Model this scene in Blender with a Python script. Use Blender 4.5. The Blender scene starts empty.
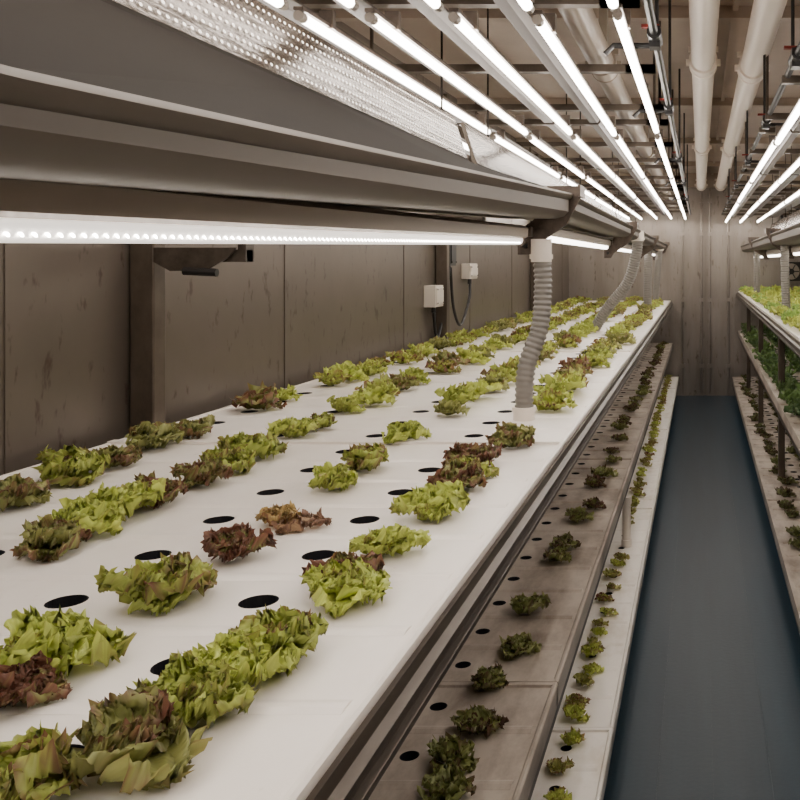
import bpy, math, random
from mathutils import Vector, Matrix, noise
random.seed(7)
R=random.Random(11)
S=bpy.context.scene
CZ=1.42
# ---------------------------------------------------------------- materials
def lin(c):
    return tuple(((v/255.0)/12.92 if v/255.0<=0.04045 else ((v/255.0+0.055)/1.055)**2.4) for v in c)+(1,)
def mat(name,col,rough=0.5,metal=0.0,var=0.0,vscale=(3,3,3),col2=None,bump=0.0,bscale=40,spec=0.5,thr=(0.35,0.75),col3=None,vscale3=(1,1,1),thr3=(0.6,0.7),bvec=None):
    m=bpy.data.materials.new(name); m.use_nodes=True
    nt=m.node_tree; b=nt.nodes['Principled BSDF']
    b.inputs['Base Color'].default_value=lin(col)
    b.inputs['Roughness'].default_value=rough; b.inputs['Metallic'].default_value=metal
    b.inputs['Specular IOR Level'].default_value=spec
    geo=nt.nodes.new('ShaderNodeNewGeometry')
    def nz(sc,det=6):
        mp=nt.nodes.new('ShaderNodeMapping'); mp.inputs['Scale'].default_value=sc
        nt.links.new(geo.outputs['Position'],mp.inputs['Vector'])
        n=nt.nodes.new('ShaderNodeTexNoise'); n.inputs['Scale'].default_value=1; n.inputs['Detail'].default_value=det; n.inputs['Roughness'].default_value=0.65
        nt.links.new(mp.outputs[0],n.inputs['Vector']); return n
    if col2:
        n=nz(vscale)
        r=nt.nodes.new('ShaderNodeValToRGB')
        r.color_ramp.elements[0].position=thr[0]; r.color_ramp.elements[0].color=lin(col)
        r.color_ramp.elements[1].position=thr[1]; r.color_ramp.elements[1].color=lin(col2)
        nt.links.new(n.outputs['Fac'],r.inputs['Fac'])
        out=r.outputs['Color']
        if col3:
            n3=nz(vscale3,3); r3=nt.nodes.new('ShaderNodeMapRange'); r3.inputs['From Min'].default_value=thr3[0]; r3.inputs['From Max'].default_value=thr3[1]; r3.inputs['To Max'].default_value=0.8
            nt.links.new(n3.outputs['Fac'],r3.inputs['Value'])
            mx=nt.nodes.new('ShaderNodeMix'); mx.data_type='RGBA'
            nt.links.new(r3.outputs[0],mx.inputs[0]); nt.links.new(out,mx.inputs[6]); mx.inputs[7].default_value=lin(col3)
            out=mx.outputs[2]
        nt.links.new(out,b.inputs['Base Color'])
    if bump:
        n2=nt.nodes.new('ShaderNodeTexNoise'); n2.inputs['Scale'].default_value=bscale; n2.inputs['Detail'].default_value=3
        if bvec:
            mp=nt.nodes.new('ShaderNodeMapping'); mp.inputs['Scale'].default_value=bvec
            nt.links.new(geo.outputs['Position'],mp.inputs['Vector']); nt.links.new(mp.outputs[0],n2.inputs['Vector'])
        else: nt.links.new(geo.outputs['Position'],n2.inputs['Vector'])
        bp=nt.nodes.new('ShaderNodeBump'); bp.inputs['Strength'].default_value=bump; bp.inputs['Distance'].default_value=0.01
        nt.links.new(n2.outputs['Fac'],bp.inputs['Height']); nt.links.new(bp.outputs['Normal'],b.inputs['Normal'])
    return m
def emis(name,col,strength):
    m=bpy.data.materials.new(name); m.use_nodes=True; nt=m.node_tree
    b=nt.nodes['Principled BSDF']; b.inputs['Base Color'].default_value=(0.9,0.88,0.84,1); b.inputs['Roughness'].default_value=0.3
    b.inputs['Emission Color'].default_value=(*col,1); b.inputs['Emission Strength'].default_value=strength
    return m
M_wall=mat('wall_steel',(112,102,93),0.36,0.45,col2=(96,87,78),vscale=(1.6,1.2,0.9),bump=0.08,bscale=4,thr=(0.35,0.70),col3=(70,54,44),vscale3=(26,26,11),thr3=(0.60,0.70))
M_end=mat('end_wall_steel',(156,147,139),0.34,0.5,col2=(130,120,111),vscale=(4,4,0.7),bump=0.08,bscale=6,thr=(0.42,0.75),col3=(96,80,68),vscale3=(20,20,6),thr3=(0.60,0.73))
M_ceil=mat('ceiling_steel',(184,168,152),0.4,0.2,col2=(150,134,118),vscale=(2,1,2),bump=0.15,bscale=5)
M_floor=mat('blue_vinyl_floor',(26,48,62),0.38,0.0,col2=(36,60,74),vscale=(9,0.5,1),bump=0.05,bscale=60,spec=0.3)
M_tray=mat('white_tray_plastic',(241,234,226),0.34,0,col2=(226,215,204),vscale=(2.5,1.2,2),bump=0.03,bscale=9,thr=(0.45,0.8),col3=(190,176,160),vscale3=(30,18,10),thr3=(0.69,0.79))
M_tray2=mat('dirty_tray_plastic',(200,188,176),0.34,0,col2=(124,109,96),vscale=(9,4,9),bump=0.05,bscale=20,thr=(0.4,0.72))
M_tray3=mat('lower_tray_plastic',(246,239,230),0.4,0,col2=(214,199,180),vscale=(9,5,7),thr=(0.5,0.8))
M_hole=mat('hole_dark',(22,22,28),0.5)
M_rail=mat('galvanised_rail',(96,87,78),0.36,0.6,col2=(60,52,45),vscale=(20,4,20))
M_steel=mat('frame_steel',(100,89,78),0.45,0.5,col2=(70,60,51),vscale=(10,5,6))
M_gut=mat('gutter_plastic',(90,81,72),0.5,0.0,col2=(76,68,60),vscale=(3,1,8),bump=0.02,bscale=20,spec=0.25)
M_dark=mat('gutter_dark_plate',(34,29,24),0.7,0.0,col2=(26,22,19),vscale=(3,1,3),spec=0.03)
M_acr=mat('reflector_sheet',(80,68,57),0.25,0.7,bump=0.25,bscale=1,bvec=(60,10,60),spec=0.2)
M_hous=mat('light_housing',(160,149,137),0.4,spec=0.3)
M_box=mat('box_plastic',(205,196,184),0.4)
M_white=mat('white_pvc',(242,231,219),0.3)
M_hose=mat('grey_hose',(132,127,121),0.4)
M_blk=mat('black_plastic',(28,26,26),0.4)
M_brk=mat('bracket_metal',(104,92,82),0.4,0.6,col2=(58,48,42),vscale=(30,30,30))
M_cap=mat('lamp_end_cap',(150,140,130),0.4)
M_grey=mat('grey_pvc',(140,128,114),0.35)
M_chan=mat('led_channel',(66,57,49),0.4,0.2,col2=(52,44,38),vscale=(8,2,8),spec=0.3)
WARM=(1.0,0.915,0.825)
M_led=emis('led_tube',WARM,23)
M_led2=emis('led_strip_diffuser',WARM,1.3)
M_led4=emis('led_strip_far',WARM,9)
M_led3=emis('led_dot',WARM,40)
M_led_refl=emis('led_reflection_dot',(1.0,0.86,0.72),1.6)  # weak glow standing in for LED reflections on the gutter sheet
def leafmat(name):
    m=bpy.data.materials.new(name); m.use_nodes=True; nt=m.node_tree; b=nt.nodes['Principled BSDF']
    a=nt.nodes.new('ShaderNodeAttribute'); a.attribute_name='Col'
    nt.links.new(a.outputs['Color'],b.inputs['Base Color']); b.inputs['Roughness'].default_value=0.40
    tr=nt.nodes.new('ShaderNodeBsdfTranslucent'); nt.links.new(a.outputs['Color'],tr.inputs['Color'])
    mx=nt.nodes.new('ShaderNodeMixShader'); mx.inputs[0].default_value=0.38
    nt.links.new(b.outputs[0],mx.inputs[1]); nt.links.new(tr.outputs[0],mx.inputs[2])
    nt.links.new(mx.outputs[0],nt.nodes['Material Output'].inputs['Surface'])
    return m
M_leaf=leafmat('lettuce_leaf')
# ---------------------------------------------------------------- mesh builder
class MB:
    def __init__(s): s.v=[];s.f=[];s.m=[];s.c=None
    def face(s,idx,mi=0): s.f.append(idx); s.m.append(mi)
    def box(s,x0,x1,y0,y1,z0,z1,mi=0):
        b=len(s.v)
        s.v+=[(x0,y0,z0),(x1,y0,z0),(x1,y1,z0),(x0,y1,z0),(x0,y0,z1),(x1,y0,z1),(x1,y1,z1),(x0,y1,z1)]
        for q in ((0,3,2,1),(4,5,6,7),(0,1,5,4),(1,2,6,5),(2,3,7,6),(3,0,4,7)): s.face([b+i for i in q],mi)
    def prof(s,secs,mi=0,closed=True,mis=None,caps=True):
        n=len(secs[0][1]); base=len(s.v)
        for y,p in secs:
            for x,z in p: s.v.append((x,y,z))
        k=n if closed else n-1
        for j in range(len(secs)-1):
            for i in range(k):
                a=base+j*n+i; b2=base+j*n+(i+1)%n
                s.face([a,b2,b2+n,a+n],mis[i] if mis else mi)
        if closed and caps:
            s.face([base+i for i in range(n)],mi); s.face([base+(len(secs)-1)*n+i for i in reversed(range(n))],mi)
    def tube(s,path,r,seg=12,mi=0,caps=True):
        P=[Vector(p) for p in path]; n=len(P)
        rs=r if isinstance(r,(list,tuple)) else [r]*n
        base=len(s.v); nrm=None
        for i in range(n):
            t=(P[min(i+1,n-1)]-P[max(i-1,0)]).normalized()
            if nrm is None:
                nrm=t.cross(Vector((0.3,0.1,1)))
                if nrm.length<0.3: nrm=t.cross(Vector((1,0,0)))
            nrm=(nrm-t*nrm.dot(t)).normalized(); bn=t.cross(nrm)
            for k in range(seg):
                a=2*math.pi*k/seg
                s.v.append(tuple(P[i]+(nrm*math.cos(a)+bn*math.sin(a))*rs[i]))
        for i in range(n-1):
            for k in range(seg):
                a=base+i*seg+k; b2=base+i*seg+(k+1)%seg
                s.face([a,b2,b2+seg,a+seg],mi)
        if caps:
            s.face([base+k for k in reversed(range(seg))],mi); s.face([base+(n-1)*seg+k for k in range(seg)],mi)
    def obj(s,name,mats,parent=None,smooth=False,bevel=0):
        me=bpy.data.meshes.new(name); me.from_pydata([tuple(v) for v in s.v],[],s.f)
        for m in (mats if isinstance(mats,list) else [mats]): me.materials.append(m)
        me.polygons.foreach_set('material_index',s.m)
        if smooth: me.polygons.foreach_set('use_smooth',[True]*len(s.f))
        if s.c:
            ca=me.color_attributes.new('Col','FLOAT_COLOR','POINT')
            ca.data.foreach_set('color',[x for c in s.c for x in c])
        me.update()
        if smooth and not s.c:
            try: me.set_sharp_from_angle(angle=math.radians(40))
            except Exception: pass
        o=bpy.data.objects.new(name,me); S.collection.objects.link(o)
        if parent: o.parent=parent
        if bevel:
            b=o.modifiers.new('bev','BEVEL'); b.width=bevel; b.segments=2; b.limit_method='ANGLE'
        return o
def empty(name,loc=(0,0,0)):
    e=bpy.data.objects.new(name,None); e.empty_display_size=0.1; S.collection.objects.link(e); return e
def catmull(pts,n):
    P=[Vector(p) for p in pts]; P=[P[0]*2-P[1]]+P+[P[-1]*2-P[-2]]; out=[]
    for i in range(1,len(P)-2):
        for k in range(n):
            t=k/n; a,b,c,d=P[i-1],P[i],P[i+1],P[i+2]
            out.append(0.5*((2*b)+(c-a)*t+(2*a-5*b+4*c-d)*t*t+(3*b-a-3*c+d)*t**3))
    out.append(P[-2]); return out
# ---------------------------------------------------------------- room
XL,XR,Y0,Y1,ZC=-1.40,1.30,-2.4,9.6,2.36
m=MB(); m.box(XL-0.1,XR+0.1,Y0-0.1,Y1+0.1,-0.1,0)
for x in (-0.12,0.04,0.2): m.box(x-0.004,x+0.004,Y0,Y1,0,0.002)
m.obj('floor',M_floor)
m=MB(); m.box(XL-0.1,XR+0.1,Y0-0.1,Y1+0.1,ZC,ZC+0.1)
m.obj('ceiling',M_ceil)
def corr(xf,sgn):
    m=MB()
    m.box(*(sorted((xf,xf+sgn*0.1))),Y0,Y1,0,ZC)
    y=Y0+0.55
    while y<Y1:
        m.box(*(sorted((xf,xf-sgn*0.003))),y,y+0.04,0,ZC)
        y+=1.22
    return m
corr(XL,-1).obj('wall_left',M_wall)
corr(XR,1).obj('wall_right',M_wall)
m=MB(); m.box(XL,XR,Y0-0.1,Y0,0,ZC); m.obj('wall_front',M_end)
m=MB(); m.box(XL,XR,Y1,Y1+0.1,0,ZC); m.obj('wall_back',M_end)
for side in (-1,1):
    m=MB(); xc=0.06
    a,b=(xc-1.1,xc-0.012) if side<0 else (xc+0.012,xc+1.1)
    m.box(a,b,Y1-0.03,Y1-0.002,0.0,ZC-0.16)
    xs=[xc+side*d for d in (0.14,0.34,0.6,0.9)]
    for x in xs: m.box(x-0.035,x+0.035,Y1-0.042,Y1-0.03,0.06,ZC-0.24)
    for d in (0.045,0.24):
        x=xc+side*d
        m.tube([(x,Y1-0.055,0.03),(x,Y1-0.055,ZC-0.2)],0.012,10,1)
        for z in (0.3,1.0,1.7,2.05): m.box(x-0.022,x+0.022,Y1-0.075,Y1-0.03,z,z+0.04,1)
    m.obj('door_%d'%(1 if side<0 else 2),[M_end,M_end])
m=MB(); m.box(XL,XR,Y1-0.1,Y1,ZC-0.15,ZC-0.001); m.obj('trim_1',M_ceil)
m=MB()
for y in (3.3,5.15,6.8,8.4):
    m.box(XL+0.01,XR-0.01,y,y+0.05,ZC-0.045,ZC-0.001)
for x in (-0.9,-0.3,0.13,0.62):
    m.box(x-0.01,x+0.01,Y0+0.01,Y1-0.11,ZC-0.02,ZC-0.001)
m.obj('trim_2',M_ceil)
# ---------------------------------------------------------------- trays
PITCH=0.172
def tray(name,xb,hx,y0,n,z,r,mats,lip=0.010,rib=True):
    m=MB(); seg=24
    xa,xz=xb[0],xb[-1]; yE=y0+n*PITCH
    for ci in range(len(xb)-1):
        x0,x1=xb[ci],xb[ci+1]; cx=hx[ci]
        if cx is None:
            b=len(m.v); m.v+=[(x0,y0,z),(x1,y0,z),(x1,yE,z),(x0,yE,z)]; m.face([b,b+1,b+2,b+3]); continue
        for j in range(n):
            a0=y0+j*PITCH; a1=a0+PITCH; cy=(a0+a1)/2
            ang=[2*math.pi*k/seg for k in range(seg)]
            for px,py in ((x0,a0),(x1,a0),(x1,a1),(x0,a1)): ang.append(math.atan2(py-cy,px-cx)%(2*math.pi))
            ang.sort(); N=len(ang); b=len(m.v)
            for a in ang: m.v.append((cx+r*math.cos(a),cy+r*math.sin(a),z))
            for a in ang:
                c,s_=math.cos(a),math.sin(a); ts=[]
                if c>1e-9: ts.append((x1-cx)/c)
                if c<-1e-9: ts.append((x0-cx)/c)
                if s_>1e-9: ts.append((a1-cy)/s_)
                if s_<-1e-9: ts.append((a0-cy)/s_)
                t=min(ts); m.v.append((cx+t*c,cy+t*s_,z))
            for a in ang: m.v.append((cx+r*0.96*math.cos(a),cy+r*0.96*math.sin(a),z-0.03))
            for i in range(N):
                k=(i+1)%N
                m.face([b+i,b+N+i,b+N+k,b+k],0)
                m.face([b+i,b+k,b+2*N+k,b+2*N+i],1)
            m.face([b+2*N+i for i in range(N)],1)
    t=0.008; d=0.045
    for (s0,s1) in ((xa-t,xa),(xz,xz+t)):
        m.box(s0,s1,y0,yE,z-d,z+0.003)
    m.box(xa-t,xz+t,y0-0.002,y0+0.010,z-d,z+lip*0.6); m.box(xa-t,xz+t,yE-0.010,yE+0.002,z-d,z+lip*0.6)
    m.tube([(xz+t*0.5,y0,z+0.001),(xz+t*0.5,yE,z+0.001)],0.006,8,0)
    hgt=0.004 if rib else 0.0022
    for j in range(1,n):
        y=y0+j*PITCH
        def q(h): return [(xa+.01,z-0.001),(xa+.01,z+h),(xz-.01,z+h),(xz-.01,z-0.001)]
        m.prof([(y-0.014,q(0.0002)),(y-0.004,q(hgt)),(y+0.004,q(hgt)),(y+0.014,q(0.0002))],0)
    return m.obj(name,mats)
LXB=[-1.325,-1.11,-0.88,-0.645,-0.4175,-0.315]; LHX=[-1.235,-1.0,-0.765,-0.533,None]
ZT1,ZT2,ZT3=CZ-0.41,CZ-0.85,CZ-1.20
y=-0.036-12*PITCH
while y<9.4:
    n=min(12,int((9.52-y)/PITCH))
    if n>0: tray('hydroponic_tray',LXB,LHX,y+0.001,n,ZT1,0.0225,[M_tray,M_hole],rib=False)
    y+=12*PITCH+0.004
y=1.80-12*PITCH*2
while y<9.4:
    n=min(12,int((9.52-y)/PITCH))
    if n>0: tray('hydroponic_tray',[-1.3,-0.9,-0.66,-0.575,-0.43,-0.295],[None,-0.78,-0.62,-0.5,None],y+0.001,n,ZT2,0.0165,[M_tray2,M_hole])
    y+=12*PITCH+0.006
y=2.3-12*PITCH*2
while y<9.4:
    n=min(12,int((9.52-y)/PITCH))
    if n>0: tray('hydroponic_tray',[-1.25,-0.6,-0.39,-0.27,-0.232],[None,None,-0.33,None],y+0.001,n,ZT3,0.014,[M_tray3,M_hole],rib=False)
    y+=12*PITCH+0.006
for (z,xe,mt,r) in ((CZ-0.31,0.40,M_tray,0.02),(CZ-0.72,0.40,M_tray2,0.02),(CZ-1.2,0.335,M_tray2,0.02)):
    y=0.4
    while y<9.4:
        n=min(12,int((9.52-y)/PITCH))
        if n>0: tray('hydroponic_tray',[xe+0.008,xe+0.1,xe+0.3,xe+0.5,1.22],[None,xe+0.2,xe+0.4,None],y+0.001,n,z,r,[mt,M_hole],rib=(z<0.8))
        y+=12*PITCH+0.006
# ---------------------------------------------------------------- racks
def rack(name,sx,tiers,posts,px,walls):
    e=empty(name)
    m=MB()
    for (z,xe,xw,big) in tiers:
        f=xe
        def P(pts): return [(f+sx*a,z+b) for a,b in pts]
        if big: pr=P([(0.001,-0.007),(0.007,-0.007),(0.009,-0.020),(0.020,-0.023),(0.020,-0.029),(0.010,-0.031),(0.010,-0.048),(0.018,-0.051),(0.018,-0.058),(-0.03,-0.058),(-0.03,-0.050),(0.004,-0.048),(0.001,-0.022),(0.001,-0.018)])
        else: pr=P([(-0.03,-0.046),(-0.006,-0.046),(-0.006,-0.08),(-0.03,-0.08)])
        m.prof([(-2.1 if sx>0 else 0.4,pr),(9.53,pr)],0)
        y=-1.9 if sx>0 else 0.5
        while y<9.5:
            m.box(*sorted((xe-sx*0.03,xw)),y,y+0.04,z-0.09,z-0.055); y+=1.03
    m.obj('rails_and_crossbars',M_rail,e)
    m=MB()
    for y in posts:
        for x,w,h0 in px: m.box(x-w/2,x+w/2,y,y+0.05,0,h0)
    for y,x,w in walls: m.box(x-w/2,x+w/2,y,y+0.05,0,ZC-0.05)
    m.obj('uprights',M_steel,e,bevel=0.004)
    return e
rack('grow_rack',1,[(ZT1,-0.307,-1.33,1),(ZT2,-0.287,-1.33,0),(ZT3,-0.224,-1.33,0)],[-1.5,0.3,2.0,3.8,5.6,7.4,9.2],[(-0.70,0.05,ZT1-0.09)],[(-0.8,-1.365,0.06),(2.2,-1.365,0.06),(4.75,-1.365,0.06),(7.4,-1.365,0.06)])
rack('grow_rack',-1,[(CZ-0.31,0.40,1.25,1),(CZ-0.72,0.40,1.25,0),(CZ-1.2,0.335,1.25,0)],[1.6,3.3,5.0,6.7,8.4],[(0.455,0.035,CZ-0.39),(1.26,0.05,2.2)],[])
# ---------------------------------------------------------------- LED banks
MODS=[(-1.46,0.04),(0.10,1.58),(1.66,3.16),(3.22,4.72),(4.78,6.28),(6.34,7.84),(7.90,9.38)]
def bank(name,xs,h,chan,bars,mods=MODS):
    e=empty(name)
    m=MB(); mh=MB(); ms=MB()
    for (a,b) in mods:
        for i,x in enumerate(xs):
            dy=R.uniform(-0.02,0.02)
            z=CZ+h+R.uniform(-0.006,0.006)
            m.tube([(x,a+0.02+dy,z),(x,b-0.02+dy,z)],0.0095,8)
            for p,q in ((a+dy,a+0.02+dy),(b-0.02+dy,b+dy)): mh.tube([(x,p,z),(x,q,z)],0.0098,10,1)
            for yy in (a+0.12,b-0.12): mh.box(x-0.014,x+0.014,yy,yy+0.015,z+0.008,z+0.045)
            mh.box(x-0.009,x+0.009,a+dy,b+dy,z+0.010,z+0.017)
        for x,w in chan:
            pr=[(x-w/2,CZ+h+0.055),(x-w/2+0.012,CZ+h+0.04),(x+w/2-0.012,CZ+h+0.04),(x+w/2,CZ+h+0.055),(x+w/2,CZ+h+0.06),(x-w/2,CZ+h+0.06)]
            ms.prof([(a-0.01,pr),(b+0.01,pr)])
        for yy in (a+0.12,(a+b)/2,b-0.14):
            ms.box(bars[0],bars[1],yy,yy+0.03,CZ+h+0.06,CZ+h+0.08,1)
        for x in (bars[0]+0.03,bars[1]-0.03):
            ms.box(x-0.005,x+0.005,a+0.12,a+0.13,CZ+h+0.07,ZC,1)
    m.obj('led_tubes',M_led,e,smooth=True)
    mh.obj('end_caps_and_clips',[M_brk,M_cap],e)
    ms.obj('mounting_channels',[M_chan,M_steel],e)
bank('led_grow_light_bank',[-1.12,-0.92,-0.74,-0.61,-0.455,-0.30],0.45,[(-1.02,0.1),(-0.83,0.09),(-0.675,0.05),(-0.535,0.05),(-0.375,0.05)],(-1.25,-0.12))
bank('led_grow_light_bank',[-0.152],0.45,[],(-0.20,-0.12))
bank('led_grow_light_bank',[0.27,0.42,0.60,0.9],0.42,[(0.34,0.05),(0.5,0.07),(0.75,0.1)],(0.22,1.2),MODS[1:])
# ---------------------------------------------------------------- gutters (with sheet above)
def gut_section(hb,ht,sx=1,ox=0):
    pts=[(-0.53,hb+0.012),(-0.515,hb),(-0.385,hb),(-0.362,hb+0.006),(-0.350,hb+0.02),(-0.350,ht-0.014),(-0.342,ht-0.010),(-0.338,ht-0.002),(-0.344,ht+0.004),(-0.365,ht+0.006),
         (-0.60,0.262),(-0.615,0.268),(-0.62,0.276),(-0.655,0.385),(-0.66,0.39),(-0.665,0.385),(-0.63,0.27),(-0.62,0.25),(-0.53,ht-0.02)]
    return [(sx*x+ox,CZ+z) for x,z in pts]
mis=[0,0,0,0,0,0,0,0,0,1,1,1,2,2,2,2,1,1,0]
def gutter(secs,sx=1,ox=0,dots=False):
    m=MB(); m.prof([(y,gut_section(a,b,sx,ox)) for y,a,b in secs],mis=mis)
    for y in (secs[0][0]+0.3,secs[-1][0]-0.1):
        x=sx*-0.66+ox
        m.tube([(x,y,CZ+0.38),(x,y,ZC)],0.003,6,1)
    if dots:  # reflections of the LED tubes, imitated by rows of glowing dots on the sheet
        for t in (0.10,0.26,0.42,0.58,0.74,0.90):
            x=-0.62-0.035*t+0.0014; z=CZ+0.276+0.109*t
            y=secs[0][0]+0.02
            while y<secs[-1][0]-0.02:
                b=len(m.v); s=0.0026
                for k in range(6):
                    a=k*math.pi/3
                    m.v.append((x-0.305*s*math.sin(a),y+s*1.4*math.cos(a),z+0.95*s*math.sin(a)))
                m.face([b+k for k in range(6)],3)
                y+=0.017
    o=m.obj('nutrient_gutter',[M_gut,M_dark,M_acr,M_led_refl],smooth=True); return o
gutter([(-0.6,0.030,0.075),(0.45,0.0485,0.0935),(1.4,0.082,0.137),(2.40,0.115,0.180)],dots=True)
for a,b in ((2.50,4.55),(4.66,6.9),(7.0,9.3)): gutter([(a,0.125,0.180),(b,0.125,0.180)])
for a,b in ((1.0,3.2),(3.3,5.4),(5.5,7.4),(7.5,9.3)): gutter([(a,0.10,0.165),(b,0.10,0.165)],-1,0.08)
def strip(y0,h0,y1,h1,x,dots=False):
    e=empty('led_strip_fixture')
    m=MB(); r=0.0125
    m.tube([(x,y0,CZ+h0),(x,y1,CZ+h1)],r,16); m.obj('led_tube',M_led2 if dots else M_led4,e,smooth=True)
    if dots:
        m=MB(); n=int((y1-y0-0.04)/0.0125)
        for i in range(n):
            y=y0+0.02+i*0.0125; t=(y-y0)/(y1-y0); z=CZ+h0+(h1-h0)*t
            cx,cz=x+0.0105,z-0.0065
            b=len(m.v)
            for k in range(6):
                a=k*math.pi/3
                m.v.append((cx+0.0012-0.5*0.0026*math.sin(a),y+0.0026*math.cos(a),cz+0.86*0.0026*math.sin(a)))
            m.v.append((cx+0.003,y,cz-0.0015))
            for k in range(6): m.face([b+k,b+(k+1)%6,b+6])
        m.obj('led_dots',M_led3,e)
    m=MB()
    def sec(h): return [(x-0.022,CZ+h+0.008),(x-0.014,CZ+h+0.004),(x-0.012,CZ+h+0.010),(x+0.012,CZ+h+0.010),(x+0.014,CZ+h+0.004),(x+0.022,CZ+h+0.008),(x+0.024,CZ+h+0.03),(x+0.012,CZ+h+0.038),(x-0.012,CZ+h+0.038),(x-0.024,CZ+h+0.03)]
    m.prof([(y0,sec(h0)),(y1,sec(h1))]); m.obj('housing',M_hous,e)
    m=MB(); d=0.02
    m.tube([(x,y1-0.012,CZ+h1),(x,y1+d,CZ+h1)],0.0155,16,0); 
    m.tube([(x,y1+d,CZ+h1),(x,y1+d+0.015,CZ+h1)],0.010,12,0)
    m.box(x-0.02,x+0.03,y1,y1+0.03,CZ+h1+0.01,CZ+h1+0.035)
    m.obj('end_cap',M_brk,e)
strip(-0.5,0.005,2.34,0.057,-0.47,True)
strip(2.55,0.075,4.5,0.075,-0.47); strip(4.75,0.075,6.8,0.075,-0.47); strip(7.05,0.075,9.2,0.075,-0.47)
strip(3.3,0.05,5.3,0.05,0.56); strip(5.5,0.05,7.3,0.05,0.56); strip(7.5,0.05,9.2,0.05,0.56)
def bracket(y,sx=1,ox=0):
    m=MB()
    def X(x): return sx*x+ox
    pts=[(-0.325,0.205),(-0.318,0.18),(-0.36,0.10),(-0.44,0.045),(-0.455,0.02),(-0.49,0.02),(-0.49,0.085),(-0.45,0.11),(-0.42,0.15),(-0.41,0.205)]
    m.prof([(y,[(X(a),CZ+b) for a,b in pts]),(y+0.012,[(X(a),CZ+b) for a,b in pts])])
    q=[(X(a),CZ+b) for a,b in ((-0.318,0.205),(-0.318,0.175),(-0.325,0.175),(-0.325,0.205))]
    m.prof([(y-0.03,q),(y+0.07,q)])
    for a,b in ((-0.47,0.045),(-0.38,0.15),(-0.35,0.18),(-0.46,0.09)):
        m.tube([(X(a),y-0.012,CZ+b),(X(a),y+0.02,CZ+b)],0.008,6,1)
    m.obj('gutter_bracket',[M_brk,M_blk])
for y in (2.42,4.60,6.95,9.32): bracket(y)
for y in (3.25,5.45,7.45): bracket(y,-1,0.08)
# ---------------------------------------------------------------- corrugated hoses
def hose(pts,r=0.0245,name='corrugated_hose'):
    e=empty(name)
    path=catmull(pts,40)
    step=0.0036; out=[path[0]]; acc=0
    for i in range(len(path)-1):
        seg=(path[i+1]-path[i]).length
        while acc+seg>=step*len(out):
            t=(step*len(out)-acc)/seg; out.append(path[i].lerp(path[i+1],t))
        acc+=seg
    rs=[r*(1.0 if (i//2)%2 else 0.88) for i in range(len(out))]
    m=MB(); m.tube(out,rs,18); m.obj('corrugated_tube',M_hose,e,smooth=True)
    m=MB(); a=Vector(pts[0]); b=Vector(pts[-1])
    m.tube([a+Vector((0,0,0.03)),a+Vector((0,0,-0.03))],r*1.1,18); m.tube([a+Vector((0,0,-0.01)),a+Vector((0,0,-0.022))],r*1.25,18)
    m.tube([(b.x,b.y,b.z-0.0),(b.x,b.y,b.z+0.03)],r*1.12,18); m.tube([(b.x,b.y,b.z+0.022),(b.x,b.y,b.z+0.034)],r*1.25,18)
    m.obj('fittings',M_white,e,smooth=True)
hose([(-0.418,2.37,CZ+0.03),(-0.413,2.37,CZ-0.06),(-0.420,2.36,CZ-0.17),(-0.452,2.34,CZ-0.28),(-0.458,2.34,ZT1)])
hose([(-0.36,5.2,CZ+0.15),(-0.37,5.2,CZ+0.04),(-0.42,5.22,CZ-0.12),(-0.54,5.25,CZ-0.27),(-0.63,5.27,ZT1)],0.033)
hose([(-0.42,7.4,CZ+0.14),(-0.43,7.4,CZ-0.1),(-0.43,7.4,ZT1)],0.035)
hose([(-0.40,8.9,CZ+0.14),(-0.42,8.9,CZ-0.1),(-0.44,8.9,ZT1)],0.035)
hose([(0.50,5.3,CZ+0.13),(0.50,5.3,CZ-0.05),(0.51,5.3,CZ-0.31)],0.027)
hose([(0.50,7.9,CZ+0.13),(0.50,7.9,CZ-0.05),(0.50,7.9,CZ-0.31)],0.03)
m=MB(); m.tube([(-0.31,3.8,ZT3+0.001),(-0.31,3.8,ZT3+0.20)],0.018,16); m.tube([(-0.31,3.8,ZT3+0.001),(-0.31,3.8,ZT3+0.03)],0.022,16); m.tube([(-0.31,3.8,ZT3+0.18),(-0.31,3.8,ZT3+0.21)],0.022,16)
m.obj('drain_riser',M_white,smooth=True)
# ---------------------------------------------------------------- ceiling pipes
def cpipe(x,h,r,cols,mt=M_white,name='ceiling_pipe',y0=-2.2,y1=9.5):
    e=empty(name); m=MB(); z=CZ+h
    m.tube([(x,y0,z),(x,y1,z)],r,28)
    for y in cols:
        m.tube([(x,y,z),(x,y+0.02,z),(x,y+0.021,z),(x,y+0.10,z),(x,y+0.101,z),(x,y+0.12,z)],[r*1.18,r*1.18,r*1.1,r*1.1,r*1.18,r*1.18],28)
        m.box(x-0.012,x+0.012,y+0.04,y+0.08,z+r,ZC-0.002)
        m.box(x-r*1.45,x+r*1.45,y+0.05,y+0.075,z-0.012,z+0.012)
        m.box(x-r*1.25,x+r*1.25,y+0.05,y+0.07,z+r*0.9,z+r*1.3)
    m.obj('pipe_body',mt,e,smooth=True)
    return e
cpipe(0.013,0.80,0.048,[1.2,3.55,6.2,9.3])
cpipe(0.215,0.80,0.05,[1.2,3.65,6.3,9.3])
cpipe(-0.285,0.58,0.036,[2.6,4.7,7.2],M_grey,'drain_pipe')
M_valve=mat('valve_handle',(130,40,30),0.4)
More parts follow.
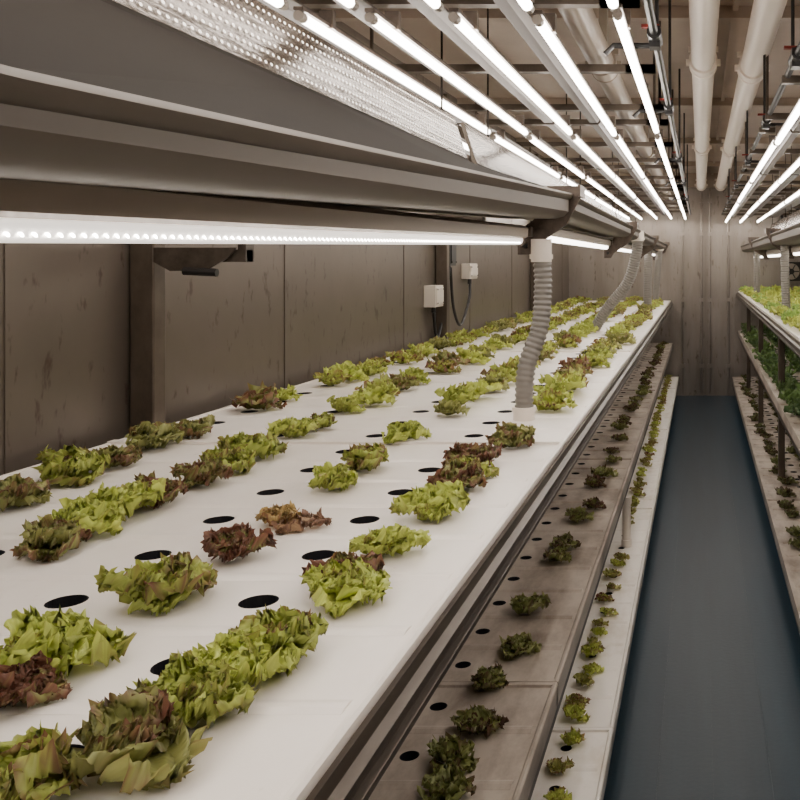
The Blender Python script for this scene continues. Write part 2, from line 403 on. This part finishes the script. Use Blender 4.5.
def wline(x,h,vy,name='irrigation_line',side=1):
    e=empty(name); m=MB(); z=CZ+h
    m.tube([(x,-2,z),(x,9.4,z)],0.009,10)
    for y in vy:
        m.tube([(x,y-0.05,z),(x,y+0.05,z)],0.016,12)
        m.box(x-0.012,x+0.012,y-0.02,y+0.02,z-0.026,z+0.02)
        m.box(x-0.03,x+0.01,y-0.008,y+0.008,z+0.02,z+0.027,1)
        m.tube([(x,y+0.08,z),(x-side*0.10,y+0.08,z+0.0),(x-side*0.12,y+0.08,z-0.02)],0.007,8)
        m.tube([(x,y+0.08,z-0.01),(x,y+0.08,ZC)],0.005,8)
    m.obj('line_with_valves',[M_blk,M_valve],e,smooth=False)
wline(-0.10,0.50,[2.0,2.9,4.3,5.6,7.0])
wline(0.235,0.50,[2.2,3.2,4.4,5.8,7.2],side=-1)
# ---------------------------------------------------------------- wall electrics
def ebox(x0,x1,y0,y1,z0,z1,mt):
    m=MB(); m.box(x0,x1,y0,y1,z0,z1); m.box(x0+0.01,x1+0.006,y0+0.012,y1-0.012,z0+0.012,z1-0.012,0)
    m.tube([((x0+x1)/2,(y0+y1)/2,z0),((x0+x1)/2,(y0+y1)/2,z0-0.03)],0.012,10,1)
    for yy in (y0+0.02,y1-0.02):
        for zz in (z0+0.02,z1-0.02): m.tube([(x1+0.004,yy,zz),(x1+0.009,yy,zz)],0.005,8,1)
    return m.obj('electrical_box',[mt,M_blk],bevel=0.004)
ebox(XL,XL+0.06,4.56,4.70,CZ-0.23,CZ-0.12,M_box)
ebox(XL,XL+0.05,5.28,5.46,CZ-0.10,CZ-0.01,M_box)
ebox(XL,XL+0.05,4.86,4.98,CZ-0.02,CZ+0.22,M_blk)
m=MB()
m.tube(catmull([(XL+0.03,4.63,CZ-0.26),(XL+0.03,4.66,CZ-0.36),(XL+0.03,4.72,CZ-0.38),(XL+0.04,4.82,CZ-0.2),(XL+0.03,4.92,CZ-0.03)],10),0.008,8)
m.tube(catmull([(XL+0.03,5.36,CZ-0.13),(XL+0.04,5.3,CZ-0.22),(XL+0.03,5.15,CZ-0.36),(XL+0.03,5.0,CZ-0.25),(XL+0.03,4.94,CZ-0.03)],10),0.008,8)
m.obj('power_cable',M_blk,smooth=True)
m=MB()
m.box(-1.335,-1.11,2.205,2.235,CZ+0.0,CZ+0.03)
q=[(-1.33,CZ+0.035),(-1.13,CZ+0.035),(-1.15,CZ+0.01),(-1.20,CZ-0.02),(-1.29,CZ-0.022),(-1.33,CZ-0.0)]
m.prof([(2.19,q),(2.197,q)])
m.tube([(-1.25,2.18,CZ-0.022),(-1.17,2.18,CZ-0.026)],0.010,10,1)
m.box(-1.13,-1.11,2.20,2.24,CZ+0.0,CZ+0.11)
m.box(-1.13,-0.53,2.20,2.23,CZ+0.095,CZ+0.115)
m.obj('wall_bracket_arm',[M_rail,M_blk])
for z in (CZ+0.38,CZ-0.2):
    m=MB(); x0=0.85; y=Y1-0.14
    m.box(x0,x0+0.22,y,Y1-0.06,z,z+0.2,0)
    m.tube([(x0+0.11,y-0.012,z+0.1),(x0+0.11,y,z+0.1)],0.085,24,1)
    m.tube([(x0+0.11,y-0.02,z+0.1),(x0+0.11,y-0.01,z+0.1)],0.03,16,0)
    for k in range(6):
        a=k*math.pi/3; m.tube([(x0+0.11,y-0.015,z+0.1),(x0+0.11+0.08*math.cos(a),y-0.015,z+0.1+0.08*math.sin(a))],0.006,6,0)
    m.obj('circulation_fan',[M_blk,M_hous])
# ---------------------------------------------------------------- lettuces
def sm(a,b,x):
    t=max(0,min(1,(x-a)/(b-a))); return t*t*(3-2*t)
def leafset(rnd,nleaf,nu,nv,size,red,green,hfac=1.0,redc=(112,70,56),fr=1.0,jit=1.0):
    V=[];F=[];C=[]
    g1=lin(green); rc=lin(redc); g0=lin(tuple(min(255,c*1.12+14) for c in green))
    for li in range(nleaf):
        q=li/max(1,nleaf-1)
        az=li*2.4+rnd.uniform(-0.5,0.5)
        el=math.radians(18+54*q+rnd.uniform(-10,14))*hfac
        L=size*(1.06-0.33*q)*rnd.uniform(0.70,1.14)
        curl=rnd.uniform(0.2,1.2)
        W=L*rnd.uniform(0.48,0.66)
        ph=[rnd.uniform(0,6.28) for _ in range(8)]
        base=len(V); amp=L*0.15*fr
        lr=rnd.uniform(-0.2,0.2)
        dx,dy=math.cos(az),math.sin(az); r=0.005; z=0.003
        cu=[]
        for i in range(nu+1):
            u=i/nu; e=el*(1+0.25*math.sin(u*3))-curl*u*u*0.9
            cu.append((r,z,e)); r+=math.cos(e)*L/nu; z=max(0.004,z+math.sin(e)*L/nu)
        for i in range(nu+1):
            u=i/nu; cr,cz,e=cu[i]
            w=W*(0.10+0.90*sm(0,0.65,u))*(1-0.38*sm(0.75,1.0,u))
            for j in range(nv+1):
                v=2*j/nv-1
                edge=max(abs(v)**2.0,sm(0.55,1.0,u)*0.95)*sm(0.05,0.3,u)
                th=math.atan2(v*0.9,1.15-u)
                n=(math.sin(th*12+ph[0])*0.85+math.sin(th*21+ph[1]+u*2)*0.7*edge+math.sin(u*13+ph[2]+v*3)*0.3)
                n2=math.sin(th*14+ph[3])*0.6+math.sin(th*29+ph[4])*0.55
                lob=1+0.20*n2*edge
                back=-0.34*L*v*v*u+0.13*L*n2*edge*sm(0.6,1,u)
                rr=cr+back*math.cos(e)
                lat=v*w*lob+math.cos(th*21+ph[1])*edge*amp*0.45
                nn=n*edge*amp + abs(v)**1.5*w*0.25+math.sin(u*20+v*12+ph[6])*amp*0.12
                px=rr-math.sin(e)*nn; pz=cz+back*math.sin(e)+math.cos(e)*nn
                px+=rnd.uniform(-1,1)*edge*amp*0.16*jit; pz+=rnd.uniform(-1,1)*edge*amp*0.2*jit
                V.append((px*dx-lat*dy,px*dy+lat*dx,max(0.002,pz)))
                k=edge*0.9+0.10*n2*edge+lr+rnd.uniform(-0.12,0.12)
                f=sm(1.14-red*0.9,1.52-red*0.9,k)
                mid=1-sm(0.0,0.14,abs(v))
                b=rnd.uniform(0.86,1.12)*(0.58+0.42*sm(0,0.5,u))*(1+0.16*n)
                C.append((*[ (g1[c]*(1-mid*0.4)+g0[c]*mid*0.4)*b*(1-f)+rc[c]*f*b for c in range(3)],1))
        for i in range(nu):
            for j in range(nv):
                a=base+i*(nv+1)+j; F.append((a,a+1,a+nv+2,a+nv+1))
    return V,F,C
RC=(128,86,68)
def near_plant(x,y,z,size,red,green,seed,hfac=1.0,redc=RC,nleaf=17):
    rnd=random.Random(seed); V,F,C=leafset(rnd,nleaf,14,46,size,red,green,hfac,redc,1.2,0.8)
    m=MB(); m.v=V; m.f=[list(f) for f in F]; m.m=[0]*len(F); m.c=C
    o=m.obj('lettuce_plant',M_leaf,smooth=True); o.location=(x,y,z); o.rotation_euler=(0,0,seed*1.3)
    return o
G=(180,190,92); GB=(202,212,106); GD=(156,158,92)
near=[
(-0.515,0.665,0.050,0.50,G),(-0.467,0.735,0.052,0.55,GD),(-0.452,0.800,0.050,0.30,G),(-0.452,0.865,0.052,0.18,GB),(-0.432,0.930,0.050,0.40,G),
(-0.428,1.090,0.049,0.28,GB),(-0.450,1.135,0.040,0.75,GD),(-0.437,1.255,0.041,0.28,GB),(-0.425,1.44,0.053,0.25,GB),(-0.432,1.62,0.048,0.65,GD),(-0.452,1.80,0.047,0.75,GD),(-0.44,1.70,0.040,0.55,G),(-0.414,1.98,0.050,0.5,GD),
(-0.655,0.900,0.055,0.28,GB),(-0.632,0.835,0.034,0.95,GD),(-0.648,1.075,0.055,0.42,G),(-0.645,1.24,0.043,0.8,GD),(-0.660,1.62,0.043,0.25,GB),(-0.655,1.77,0.050,0.42,G),(-0.68,2.06,0.044,0.1,GB),
(-0.915,1.275,0.046,0.5,GD),(-0.925,1.35,0.056,0.2,GB),(-0.930,1.44,0.056,0.3,GB),(-0.922,1.53,0.046,0.7,GD),(-0.912,1.65,0.050,0.6,GD),(-0.925,1.76,0.049,0.4,G),(-0.932,1.88,0.054,0.32,G),(-0.939,2.09,0.052,0.25,GB),(-0.93,2.2,0.04,0.4,G),
(-1.150,1.49,0.056,0.42,GD),(-1.176,1.68,0.060,0.42,G),(-1.165,1.79,0.043,0.55,GD),(-1.20,1.98,0.061,0.45,GD),(-1.19,2.11,0.05,0.45,GD)]
for i,(x,y,s,rd,g) in enumerate(near):
    near_plant(x,y,ZT1+0.001,s*1.06,rd,g,100+i,hfac=0.95)
near_plant(-0.655,1.403,ZT1+0.001,0.040,0.45,(194,168,108),300,0.7,(138,88,62),8)
near_plant(-0.61,1.385,ZT1+0.001,0.038,0.7,(176,144,110),301,0.3,(130,96,76),5)
def crop(name,items,nu=5,nv=8,nl=9):
    m=MB(); m.c=[]
    for k,(x,y,z,s,rd,g,redc) in enumerate(items):
        rnd=random.Random(k*7+3)
        V,F,C=leafset(rnd,nl,nu,nv,s,rd,g,0.95,redc)
        b=len(m.v); m.v+=[(a+x,bb+y,c+z) for a,bb,c in V]; m.f+=[[i+b for i in f] for f in F]; m.c+=C
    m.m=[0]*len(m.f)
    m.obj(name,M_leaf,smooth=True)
its=[]
for col,x0 in enumerate((-0.435,-0.68,-0.94,-1.21)):
    y=2.34+0.05*col
    while y<9.45:
        if not(x0>-0.5 and abs(y-2.34)<0.12):
            if R.random()<0.93:
                its.append((x0+R.uniform(-0.03,0.03),y,ZT1+0.001,R.uniform(0.05,0.078),R.uniform(0.15,0.65),R.choice((G,GB,G,GD)),RC))
        y+=R.uniform(0.115,0.17)
crop('lettuce_row',its,8,16,11)
its=[]
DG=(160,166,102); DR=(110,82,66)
for y in (0.95,1.1,1.25,1.42,1.52,1.62,1.79,1.95,2.17,2.55,2.66,2.95): its.append((-0.405+R.uniform(-0.02,0.01),y,ZT2+0.001,R.uniform(0.040,0.054),R.uniform(0.35,0.75),DG,DR))
y=3.1
while y<9.4:
    its.append((-0.385+R.uniform(-0.02,0.02),y,ZT2+0.001,R.uniform(0.034,0.052),R.uniform(0.4,0.95),DG,DR)); y+=R.uniform(0.12,0.3)
y=1.2
while y<9.4:
    its.append((-0.6+R.uniform(-0.02,0.02),y,ZT2+0.001,R.uniform(0.03,0.045),R.uniform(0.5,1),DG,DR)); y+=R.uniform(0.3,0.7)
crop('lettuce_row',its,9,24,10)
its=[]; y=1.9
while y<9.4:
    if not(3.65<y<4.0):
        its.append((-0.325+R.uniform(-0.012,0.012),y,ZT3+0.001,R.uniform(0.026,0.040),R.uniform(0.3,0.75),R.choice((GB,(182,182,106))),(140,94,74)))
    y+=R.uniform(0.07,0.13)
crop('lettuce_row',its,8,14,8)
its=[]
for x0 in (0.47,0.62,0.8,1.0):
    y=3.2
    while y<9.4:
        its.append((x0+R.uniform(-0.02,0.02),y,CZ-0.309,R.uniform(0.06,0.085),R.uniform(0,0.25),R.choice((GB,G,(160,190,98))),RC)); y+=R.uniform(0.13,0.18)
for x0 in (0.49,0.68,0.88):
    y=2.6
    while y<9.4:
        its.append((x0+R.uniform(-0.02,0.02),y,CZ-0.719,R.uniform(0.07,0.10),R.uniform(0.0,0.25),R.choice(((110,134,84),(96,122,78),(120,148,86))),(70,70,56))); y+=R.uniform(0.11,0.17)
for x0 in (0.44,0.6):
    y=2.2
    while y<9.4:
        its.append((x0+R.uniform(-0.03,0.03),y,CZ-1.199,R.uniform(0.04,0.06),R.uniform(0.4,0.9),(128,134,84),(84,64,54))); y+=R.uniform(0.14,0.3)
crop('lettuce_row',its,6,10,9)
# ---------------------------------------------------------------- world, camera
w=bpy.data.worlds.new('world'); S.world=w; w.use_nodes=True
w.node_tree.nodes['Background'].inputs[0].default_value=(0.5,0.45,0.4,1); w.node_tree.nodes['Background'].inputs[1].default_value=0.1
cam=bpy.data.cameras.new('camera'); co=bpy.data.objects.new('camera',cam); S.collection.objects.link(co)
co.location=(0,0,CZ); co.rotation_euler=(math.radians(90),0,0)
cam.sensor_width=36; cam.lens=36*900/800; cam.shift_x=-0.375; cam.shift_y=-0.1725; cam.clip_start=0.02
S.camera=co
